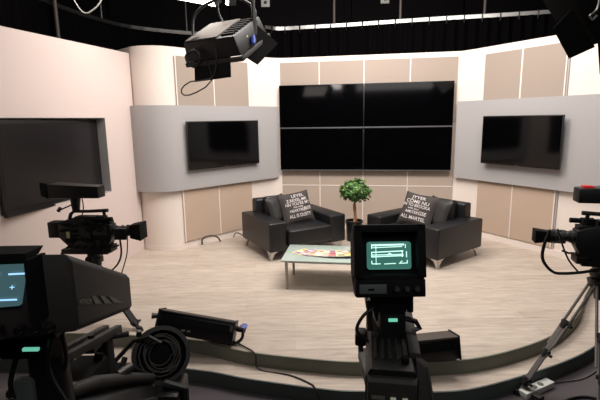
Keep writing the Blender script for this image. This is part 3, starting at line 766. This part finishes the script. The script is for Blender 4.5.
# ------------------------------------------------------------------ studio camera in the centre foreground
t = thing('studio_camera', 'black studio camera with glowing green monitor in the centre foreground', 'camera', (.318, 1.5, FZ)); 
def W(x, y, z): return (x-.318, y-1.5, z-FZ)       # world point -> local
Mv = Matrix.Translation(W(.306, 1.5, 1.258)) @ Matrix.Rotation(radians(0), 4, 'Z') @ Matrix.Rotation(radians(-12), 4, 'X')
hw = .118
b = MB()
b.hull([(-hw-.002, 0, -.122), (hw+.002, 0, -.122), (hw, 0, -.07), (hw+.006, 0, -.055), (hw, 0, .122), (-hw, 0, .122), (-hw-.006, 0, -.055), (-hw, 0, -.07)],
       [(-hw+.02, .28, -.09), (hw-.02, .28, -.09), (hw-.02, .28, -.06), (hw-.02, .28, -.05), (hw-.02, .28, .08), (-hw+.02, .28, .08), (-hw+.02, .28, -.05), (-hw+.02, .28, -.06)], .005, M=Mv)
vf = b.build('viewfinder', M_blk2, t)
b = MB()
b.box(-hw, hw, -.06, 0, .100, .125, .004, M=Mv); b.box(-hw-.005, -hw+.022, -.06, 0, -.058, .125, .004, M=Mv); b.box(hw-.022, hw+.005, -.06, 0, -.058, .125, .004, M=Mv); b.box(-hw, hw, -.05, 0, -.070, -.048, .004, M=Mv)
b.build('hood', M_blk2, vf)
MB().box(-.072, .083, -.006, -.002, -.034, .063, .010, 3, M=Mv).build('screen', M_crt, vf)
b = MB()
def ln(b, x0, z0, x1, z1, w, M, y=-.0072):
    a, c = V((x0, 0, z0)), V((x1, 0, z1)); d = (c-a).normalized(); n = V((-d.z, 0, d.x))*w/2
    b.poly([V((p.x, y, p.z)) for p in (a-n, c-n, c+n, a+n)], M)
sx = lambda zx: (zx-197)*.00072+.006
sz = lambda zy: (184-zy)*.00078+.0135
for x0, y0, x1, y1, w in ((112, 136, 272, 134, .006), (115, 147, 262, 143, .003), (112, 168, 268, 163, .004), (112, 188, 268, 184, .004), (112, 180, 268, 178, .003), (112, 133, 112, 152, .003), (112, 165, 112, 190, .003), (133, 135, 133, 222, .0022),
                          (262, 163, 262, 190, .003), (278, 133, 278, 150, .003), (283, 165, 283, 192, .0035), (112, 206, 112, 220, .003), (112, 220, 155, 220, .003), (172, 221, 230, 219, .003), (245, 219, 286, 218, .003), (286, 204, 286, 220, .003), (190, 180, 200, 172, .003), (200, 172, 210, 180, .003), (250, 216, 262, 208, .003)):
    ln(b, sx(x0), sz(y0), sx(x1), sz(y1), w, Mv)
b.build('screen_picture', M_mint, vf)
MB().box(-hw-.002, hw+.002, -.058, .01, -.124, -.062, .006, M=Mv).build('control_box', M_blk2, vf)
MB().box(-.108, -.015, -.062, -.055, -.110, -.078, .002, M=Mv).build('control_plate', M_riser2, vf)
MB().box(-.078, -.058, -.065, -.061, -.098, -.092, M=Mv).build('indicator', M_blk2, vf)
for kx in (.018, .053, .087):
    MB().tube([Mv @ V((kx, -.074, -.094)), Mv @ V((kx, -.056, -.094))], [.009, .012], 16).build('control_knob', M_char, vf)
b = MB(); b.hull([W(.27, 1.50, 1.02), W(.37, 1.50, 1.02), W(.37, 1.62, 1.02), W(.27, 1.62, 1.02)], [W(.24, 1.5, 1.135), W(.40, 1.5, 1.135), W(.40, 1.64, 1.16), W(.24, 1.64, 1.16)], .005)
b.box(*[v for p in zip(W(.275, 1.44, .96), W(.365, 1.60, 1.075)) for v in p], .008)
nk = b.build('neck', M_blk, t)
MB().box(*[v for p in zip(W(.303, 1.434, 1.052), W(.334, 1.442, 1.062)) for v in p]).build('status_display', M_green, nk)
b = MB(); b.tube([W(.37, 1.5, 1.035), W(.41, 1.48, 1.03), W(.425, 1.48, 1.005), W(.40, 1.48, .995)], .010, 8); b.tube([W(.392, 1.5, 1.12), W(.394, 1.5, 1.06)], .012, 8); b.build('locking_lever', M_blk, t)
b = MB(); b.tube([W(.245, 1.50, 1.10), W(.25, 1.5, .99)], .011, 8); b.build('neck_rod', M_dkmet, t)
MB().tube(spline([W(.255, 1.48, 1.085), W(.215, 1.46, 1.06), W(.195, 1.46, 1.01), W(.225, 1.46, .975), W(.255, 1.46, .96)], 6), .006, 6).build('cable', M_rub, t)
b = MB()
b.hull([W(.235, 1.24, .80), W(.40, 1.24, .80), W(.40, 1.24, .955), W(.385, 1.24, .985), W(.25, 1.24, .985), W(.235, 1.24, .955)],
       [W(.235, 1.85, .82), W(.40, 1.85, .82), W(.40, 1.85, .955), W(.385, 1.85, .975), W(.25, 1.85, .975), W(.235, 1.85, .955)], .006)
body = b.build('body', M_blk, t)
b = MB(); b.box(*[v for p in zip(W(.26, 1.45, .975), W(.37, 1.58, 1.0)) for v in p], .006); 
for i in range(5): b.box(*[v for p in zip(W(.262+.024*i, 1.30, .982), W(.272+.024*i, 1.44, .988)) for v in p])
b.build('top_rail', M_char, body)
b = MB(); b.box(*[v for p in zip(W(.375, 1.33, .95), W(.415, 1.75, .998)) for v in p], .01); b.build('side_rail', M_char, body)
b = MB(); b.box(*[v for p in zip(W(.195, 1.50, .915), W(.236, 1.56, .965)) for v in p], .008); b.tube([W(.215, 1.52, .92), W(.218, 1.50, .895)], .010, 8); b.build('side_bracket', M_blk, t)
b = MB(); b.hull([W(.395, 1.30, .99), W(.43, 1.30, .96), W(.44, 1.34, .96), W(.40, 1.34, .99)], [W(.41, 1.24, .80), W(.46, 1.24, .78), W(.47, 1.30, .78), W(.42, 1.30, .80)], .004); b.build('side_strap', M_char, t)
b = MB(); b.hull([W(.24, 1.236, .80), W(.395, 1.236, .80), W(.395, 1.241, .965), W(.24, 1.241, .965)], [W(.24, 1.205, .80), W(.395, 1.205, .80), W(.39, 1.215, .955), W(.245, 1.215, .955)], .003); b.build('rear_panel', M_char, body)
for x in (.312, .348):
    MB().box(*[v for p in zip(W(x, 1.200, .895), W(x+.017, 1.212, .912)) for v in p], .002).build('lit_switch', M_switch, body)
MB().box(*[v for p in zip(W(.255, 1.204, .905), W(.295, 1.212, .913)) for v in p]).build('printed_mark', M_logo, body)
MB().tube([W(.36, 1.29, .985), W(.36, 1.29, 1.003)], .013, 12).build('top_knob', M_blk2, body)
b = MB(); b.tube([W(.315, 1.85, .89), W(.315, 1.95, .89), W(.315, 1.96, .89), W(.315, 2.15, .89)], [.075, .075, .085, .10], 24); b.build('lens', M_blk, t)
def pedestal(t, W, x, y, ztop):
    b = MB(); b.box(*[v for p in zip(W(x-.08, y-.15, ztop-.05), W(x+.08, y+.2, ztop)) for v in p], .01); b.cyl(W(x, y, ztop-.05), W(x, y, ztop-.16), .06, .09); b.build('pan_head', M_blk, t)
    MB().tube([W(x, y, ztop-.15), W(x, y, .32), W(x, y, .31), W(x, y, FZ+.10)], [.05, .05, .075, .085], 20).build('column', M_dkmet, t)
    ring = MB(); ring.tube([W(x+.20*cos(a), y+.20*sin(a), .42) for a in [2*PI*i/32 for i in range(33)]], .012, 8)
    for i in range(3):
        a = 2*PI*i/3; ring.tube([W(x, y, .42), W(x+.2*cos(a), y+.2*sin(a), .42)], .009, 6)
    ring.build('steering_ring', M_blk, t)
    for i in range(3):
        a = 2*PI*i/3+PI/2
        b = MB(); b.tube([W(x, y, FZ+.14), W(x+.33*cos(a), y+.33*sin(a), FZ+.10)], [.05, .035], 8); l = b.build('base_arm', M_blk, t)
        MB().tube([W(x+.33*cos(a)-.02, y+.33*sin(a), FZ+.052), W(x+.33*cos(a)+.02, y+.33*sin(a), FZ+.052)], .05, 18).build('caster', M_rub, l)
for ch in t.children:
    if ch.name.split('.')[0] in ('body', 'side_bracket', 'side_strap', 'lens'): ch.rotation_euler.z = radians(-9)
pedestal(t, W, .315, 1.52, .80)

M_cab = mat('grey_cable', (70, 66, 64), .5)
# ------------------------------------------------------------------ studio camera in the left foreground
ox, oy = -.66, 1.20
t = thing('studio_camera', 'large grey-black studio camera with blue-lit monitor in the left foreground', 'camera', (ox, oy, FZ))
def W2(x, y, z): return (x-ox, y-oy, z-FZ)
b = MB()
nf = [(-.86, .86, 1.285), (-.50, .90, 1.30), (-.487, .90, 1.315), (-.487, .90, 1.462), (-.50, .90, 1.478), (-.86, .86, 1.49)]
fr = [(-.75, 1.17, 1.19), (-.50, 1.20, 1.217), (-.490, 1.20, 1.228), (-.490, 1.20, 1.312), (-.50, 1.20, 1.325), (-.75, 1.17, 1.35)]
b.hull([W2(*p) for p in nf], [W2(*p) for p in fr], .005)
vf = b.build('viewfinder', M_char, t)
b = MB(); b.hull([W2(-.85, .845, 1.475), W2(-.558, .86, 1.475), W2(-.556, .90, 1.48), W2(-.85, .90, 1.48)], [W2(-.85, .845, 1.492), W2(-.558, .86, 1.492), W2(-.556, .92, 1.492), W2(-.85, .92, 1.492)])
b.hull([W2(-.562, .85, 1.345), W2(-.552, .86, 1.345), W2(-.545, .905, 1.345), W2(-.553, .905, 1.345)], [W2(-.558, .85, 1.48), W2(-.550, .86, 1.48), W2(-.545, .905, 1.48), W2(-.553, .905, 1.48)])
b.build('hood', M_blk2, vf)
b = MB(); b.hull([W2(-.85, .852, 1.365), W2(-.598, .878, 1.372), W2(-.598, .89, 1.372), W2(-.85, .87, 1.365)], [W2(-.85, .852, 1.463), W2(-.576, .878, 1.461), W2(-.576, .89, 1.461), W2(-.85, .87, 1.463)])
b.build('screen', M_crt2, vf)
b = MB()
def l2(u0, v0, u1, v1, w):
    def Q(u, v): return V(W2(-.598 + (u-27)*.00235*1.0 + (v-302)*-.00055, .872+(u-27)*.00024, 1.372 + (302-v)*.00222))
    a, c = Q(u0, v0), Q(u1, v1); d = (c-a).normalized(); n = V((-d.z, 0, d.x))*w/2
    b.poly([a-n, c-n, c+n, a+n])
for a in ((2, 269, 8, 269, .004), (16, 269, 30, 269, .004), (3, 269, 3, 274, .003), (8, 269, 8, 273, .003), (0, 277, 0, 286, .004), (4, 277, 4, 286, .004), (0, 294, 26, 294.5, .004), (2, 290, 2, 294, .003), (18.5, 282, 22.5, 282, .002), (20.5, 280, 20.5, 284, .002)): l2(*a)
b.build('screen_picture', M_lblue, vf)
MB().box(*[v for p in zip(W2(-.80, .853, 1.305), W2(-.63, .872, 1.335)) for v in p], .003).build('control_plate', M_blk, vf)
for kx in (-.605, -.575, -.545):
    MB().tube([W2(kx, .868, 1.318), W2(kx, .892, 1.318)], [.008, .011], 14).build('control_knob', M_blk, vf)
# logo on the right flank: the flank plane runs from (-.487,.90) to (-.49,1.2)
text('maker_name', 'HITACHI', .017, M_logo, vf, basis(W2(-.4850, .933, 1.355), (0, 1, -.375), (0, .375, 1)), ext=.0005, sx=.85)
b = MB()
for q in ([(.965, 1.357), (.979, 1.351), (1.01, 1.318), (.977, 1.332)], [(1.004, 1.341), (1.024, 1.331), (1.064, 1.295), (1.025, 1.311)], [(1.046, 1.322), (1.067, 1.311), (1.131, 1.268), (1.076, 1.291)]):
    b.hull([W2(-.4885, y, z) for y, z in q], [W2(-.4855, y, z) for y, z in q])
b.build('maker_stripes', M_logo, vf)
b = MB(); b.cyl(W2(-.66, 1.05, 1.29), W2(-.66, 1.06, .90), .045, .05); b.box(*[v for p in zip(W2(-.76, .93, 1.265), W2(-.56, 1.10, 1.30)) for v in p], .01); b.build('neck', M_blk, t)
b = MB(); b.tube([W2(-.74, 1.02, 1.207), W2(-.615, 1.02, 1.207)], .034, 16); nk = b.build('tilt_hinge', M_blk2, t)
MB().box(*[v for p in zip(W2(-.675, .980, 1.211), W2(-.637, .988, 1.218)) for v in p]).build('status_display', M_green, nk)
# main body
b = MB()
b.hull([W2(-1.02, 1.04, .80), W2(-.58, 1.04, .80), W2(-.555, 1.04, .94), W2(-.60, 1.04, 1.01), W2(-.70, 1.04, 1.04), W2(-.95, 1.04, 1.04), W2(-1.02, 1.04, 1.0)],
       [W2(-.95, 1.46, .64), W2(-.52, 1.46, .64), W2(-.50, 1.46, .74), W2(-.55, 1.46, .82), W2(-.62, 1.46, .855), W2(-.85, 1.46, .855), W2(-.95, 1.46, .82)], .015)
body = b.build('body', M_blk, t)
b = MB()
b.tube([W2(*p) for p in ((-.66, 1.06, 1.035), (-.62, 1.20, .985), (-.585, 1.34, .91), (-.55, 1.46, .835))], [.02, .022, .020, .018], 10)
b.tube([W2(*p) for p in ((-.78, 1.06, 1.045), (-.76, 1.20, .99), (-.72, 1.40, .89))], .012, 8)
b.hull([W2(-.60, 1.10, .96), W2(-.575, 1.10, .96), W2(-.55, 1.10, .84), W2(-.575, 1.10, .84)], [W2(-.53, 1.4, .80), W2(-.51, 1.4, .80), W2(-.49, 1.4, .70), W2(-.52, 1.4, .70)], .004)
b.build('body_moulding', M_char, body)
b = MB(); b.box(*[v for p in zip(W2(-.74, 1.18, .93), W2(-.64, 1.34, 1.00)) for v in p], .012); b.tube([W2(-.70, 1.40, .86), W2(-.60, 1.42, .90), W2(-.56, 1.44, .86)], .013, 8); b.tube([W2(-.66, 1.30, .99), W2(-.655, 1.31, 1.02)], .014, 10); b.build('control_block', M_blk2, body)
b = MB(); b.tube([W2(-.60, 1.30, .945), W2(-.58, 1.36, .94)], .016, 10); b.tube([W2(-.64, 1.40, .88), W2(-.63, 1.44, .93)], .010, 8); b.build('plug', M_dkmet, body)
# handle: two rising rails towards the set
b = MB()
for dx in (0, .045):
    b.hull([W2(-.71+dx, 1.06, 1.115), W2(-.69+dx, 1.06, 1.115), W2(-.69+dx, 1.06, 1.14), W2(-.71+dx, 1.06, 1.14)], [W2(-.70+dx, 1.45, 1.02), W2(-.68+dx, 1.45, 1.02), W2(-.68+dx, 1.45, 1.05), W2(-.70+dx, 1.45, 1.05)], .003)
b.box(*[v for p in zip(W2(-.70, 1.37, .86), W2(-.655, 1.42, 1.03)) for v in p], .006); b.box(*[v for p in zip(W2(-.70, 1.09, 1.02), W2(-.66, 1.13, 1.12)) for v in p], .006); b.box(*[v for p in zip(W2(-.71, 1.25, 1.05), W2(-.64, 1.31, 1.075)) for v in p], .004)
b.tube([W2(-.66, 1.28, 1.07), W2(-.66, 1.28, 1.10)], .010, 10); b.tube([W2(-.655, 1.40, 1.03), W2(-.60, 1.42, 1.03)], .010, 8)
b.build('handle', M_char, t)
MB().box(*[v for p in zip(W2(-.64, 1.05, 1.045), W2(-.62, 1.10, 1.055)) for v in p], .003).build('handle_plate', M_logo, t)
b = MB(); b.box(*[v for p in zip(W2(-.725, 1.0, .95), W2(-.675, 1.03, 1.12)) for v in p], .008); b.build('rear_bracket', M_riser2, t)
for pts, r in (([(-.60, .98, 1.25), (-.63, 1.0, 1.15), (-.61, 1.02, 1.05), (-.56, 1.03, .95), (-.54, 1.02, .86)], .007), ([(-.585, 1.0, 1.25), (-.60, 1.03, 1.16), (-.63, 1.05, 1.10)], .005), ([(-.70, 1.0, 1.20), (-.73, 1.0, 1.10), (-.70, 1.02, 1.04)], .006)):
    MB().tube(spline([W2(*p) for p in pts], 6), r, 6).build('cable', M_rub, t)
# round cowl with the coiled cable at the front right of the camera
Mc = Matrix.Translation(W2(-.545, 1.56, .872)) @ (V((.36, -.84, .42))).to_track_quat('Z', 'Y').to_matrix().to_4x4()
b = MB(); tmp = bmesh.new(); n = 32; rr = [(.098, -.05), (.106, -.04), (.106, .05), (.090, .05), (.088, -.05)]
rings = [[tmp.verts.new((r*cos(2*PI*i/n), r*sin(2*PI*i/n), z)) for i in range(n)] for r, z in rr]
for i in range(len(rings)):
    for k in range(n): tmp.faces.new((rings[i][k], rings[i][(k+1) % n], rings[(i+1) % 5][(k+1) % n], rings[(i+1) % 5][k]))
b.merge(tmp, Mc, True); cw = b.build('round_cowl', M_blk, t)
pts = []
for k in range(90):
    a = k*2*PI/15; q = k//15; r = .044+.0062*q+.003*sin(k*.8); pts.append(Mc @ V((.006*sin(q*2.1)+r*cos(a), .006*cos(q*1.7)+r*sin(a), .012+.004*sin(k*.55)+.003*q)))
MB().tube(pts, .0026, 6).build('coiled_cable', M_cab, cw)
MB().lathe([(.001, -.03), (.0895, -.03), (.0895, -.015), (.04, -.012), (.035, .004), (.001, .006)], 24, Mc).build('cowl_back', M_blk2, cw)
b = MB(); b.box(*[v for p in zip(W2(-.55, 1.40, .66), W2(-.44, 1.56, .80)) for v in p], .02); b.tube([W2(-.50, 1.45, .82), W2(-.43, 1.45, .80), W2(-.43, 1.45, .66)], .016, 8); b.build('front_grip', M_blk, t)
b = MB(); b.tube([W2(-.60, 1.50, .98), W2(-.595, 1.50, 1.0)], .010, 8); b.tube([W2(-.68, 1.46, .90), W2(-.62, 1.50, .96), W2(-.56, 1.50, .975), W2(-.52, 1.50, .95)], .008, 6); b.build('connector', M_dkmet, t)
pedestal(t, W2, -.72, 1.22, .66)

# ------------------------------------------------------------------ floor odds and ends
t = thing('power_strip', 'pale grey power strip on the studio floor beside the tripod foot', 'power strip', (1.70, 2.90, FZ), radians(27))
MB().box(-.155, .155, -.035, .035, 0, .045, .006).build('casing', M_whp, t)
for k in range(3): MB().lathe([(.022, 0), (.022, .003), (.015, .004)], 14, Matrix.Translation((-.10+.07*k, 0, .044))).build('socket', M_logo, t)
b = MB(); b.box(-.13, -.07, -.11, -.045, 0, .05, .01); b.tube([(-.1, -.08, .025), (-.16, -.12, .02), (-.25, -.1, .008)], .008, 6); o = b.build('plug', M_blk, t)
def cable(pts, r, m, label, n=8):
    o = MB().tube(spline(pts, n), r, 6).build('cable', m); tag(o, label, 'cable'); return o
z = FZ+.008
cable([(1.845, 2.98, FZ+.02), (1.95, 3.0, z), (2.15, 3.05, z), (2.4, 3.22, z), (2.7, 3.5, z)], .0045, M_alu, 'pale cable running right from the power strip along the step')
cable([(1.62, 2.32, z), (1.70, 2.62, z), (1.85, 2.78, z), (2.05, 2.80, z), (2.2, 2.6, z), (2.3, 2.3, z)], .010, M_rub, 'black cable arching over the floor under the right camera')
cable([(1.72, 2.40, z), (1.80, 2.52, z), (1.92, 2.58, z), (2.1, 2.55, z), (2.4, 2.5, z)], .010, M_rub, 'inner black cable curl on the floor under the right camera')
cable([(-.85, 3.42, .012), (-.66, 3.36, .012), (-.45, 3.18, .012), (-.36, 3.09, -.0), (-.33, 3.05, -.10), (-.1, 2.97, -.104), (.05, 2.86, -.104), (.09, 2.80, -.112), (.15, 2.74, FZ+.02), (.3, 2.6, z), (.5, 2.3, z)], .006, M_rub, 'thin black cable running from the long floor lamp down over the steps')
cable([(-1.42, 6.13, .01), (-1.40, 6.08, .10), (-1.32, 6.10, .14), (-1.22, 6.2, .10), (-1.18, 6.28, .01)], .011, M_dkmet, 'short dark cable loop on the floor below the left beige boards')
cable([(-1.02, 6.50, .01), (-.98, 6.48, .08), (-.90, 6.50, .05), (-.80, 6.42, .012), (-.60, 6.28, .012), (-.45, 6.25, .012)], .008, M_dkmet, 'dark cable on the floor behind the left armchair')
# curved cable from the right camera down to the tripod
cable([(1.672, 2.86, 1.0), (1.650, 2.88, .875), (1.655, 2.88, .78), (1.725, 2.88, .70), (1.80, 2.88, .685), (1.92, 2.88, .69), (2.05, 2.90, .70)], .0105, M_rub, 'thick black cable drooping in a loop from the right camera lens')
cable([(1.735, 2.88, 1.0), (1.79, 2.90, .88), (1.845, 2.90, .77), (1.91, 2.89, .69)], .006, M_rub, 'thin black cable hanging from the right camera body to the tripod head')
# ------------------------------------------------------------------ lights
def area(name, loc, target, sx, sy, power, col=(1, .945, .89), spread=180):
    l = bpy.data.lights.new(name, 'AREA'); l.shape = 'RECTANGLE'; l.size = sx; l.size_y = sy; l.energy = power; l.color = col; l.spread = radians(spread)
    o = bpy.data.objects.new(name, l); C.objects.link(o); o.location = loc
    o.rotation_euler = (V(target)-V(loc)).to_track_quat('-Z', 'Y').to_euler(); return o
area('key_light_left', (-.6, 4.3, 3.9), (0, 6.6, .6), 1.6, .8, 88)
area('key_light_right', (2.0, 4.0, 3.9), (1.2, 6.5, .6), 1.6, .8, 88)
area('side_light_left', (.9, 4.2, 3.7), (-1.6, 6.6, 1.0), 1.0, .6, 40)
area('side_light_right', (.3, 4.6, 3.8), (3.2, 5.4, 1.2), 1.0, .6, 44)
area('front_light', (.4, 2.6, 3.6), (.4, 3.9, 0), 2.4, .8, 18)
area('top_light', (.6, 5.6, 4.1), (.6, 5.3, 0), 2.2, 1.6, 60)
area('fill_light', (.5, -.6, 3.2), (.5, 5.5, .6), 2.4, 1.2, 26, (1, .95, .92))
w = bpy.data.worlds.new('world'); bpy.context.scene.world = w; w.use_nodes = True
w.node_tree.nodes['Background'].inputs['Color'].default_value = (.9, .92, 1, 1)
w.node_tree.nodes['Background'].inputs['Strength'].default_value = .03
bpy.context.scene.view_settings.view_transform = 'Standard'
bpy.context.scene.view_settings.look = 'None'
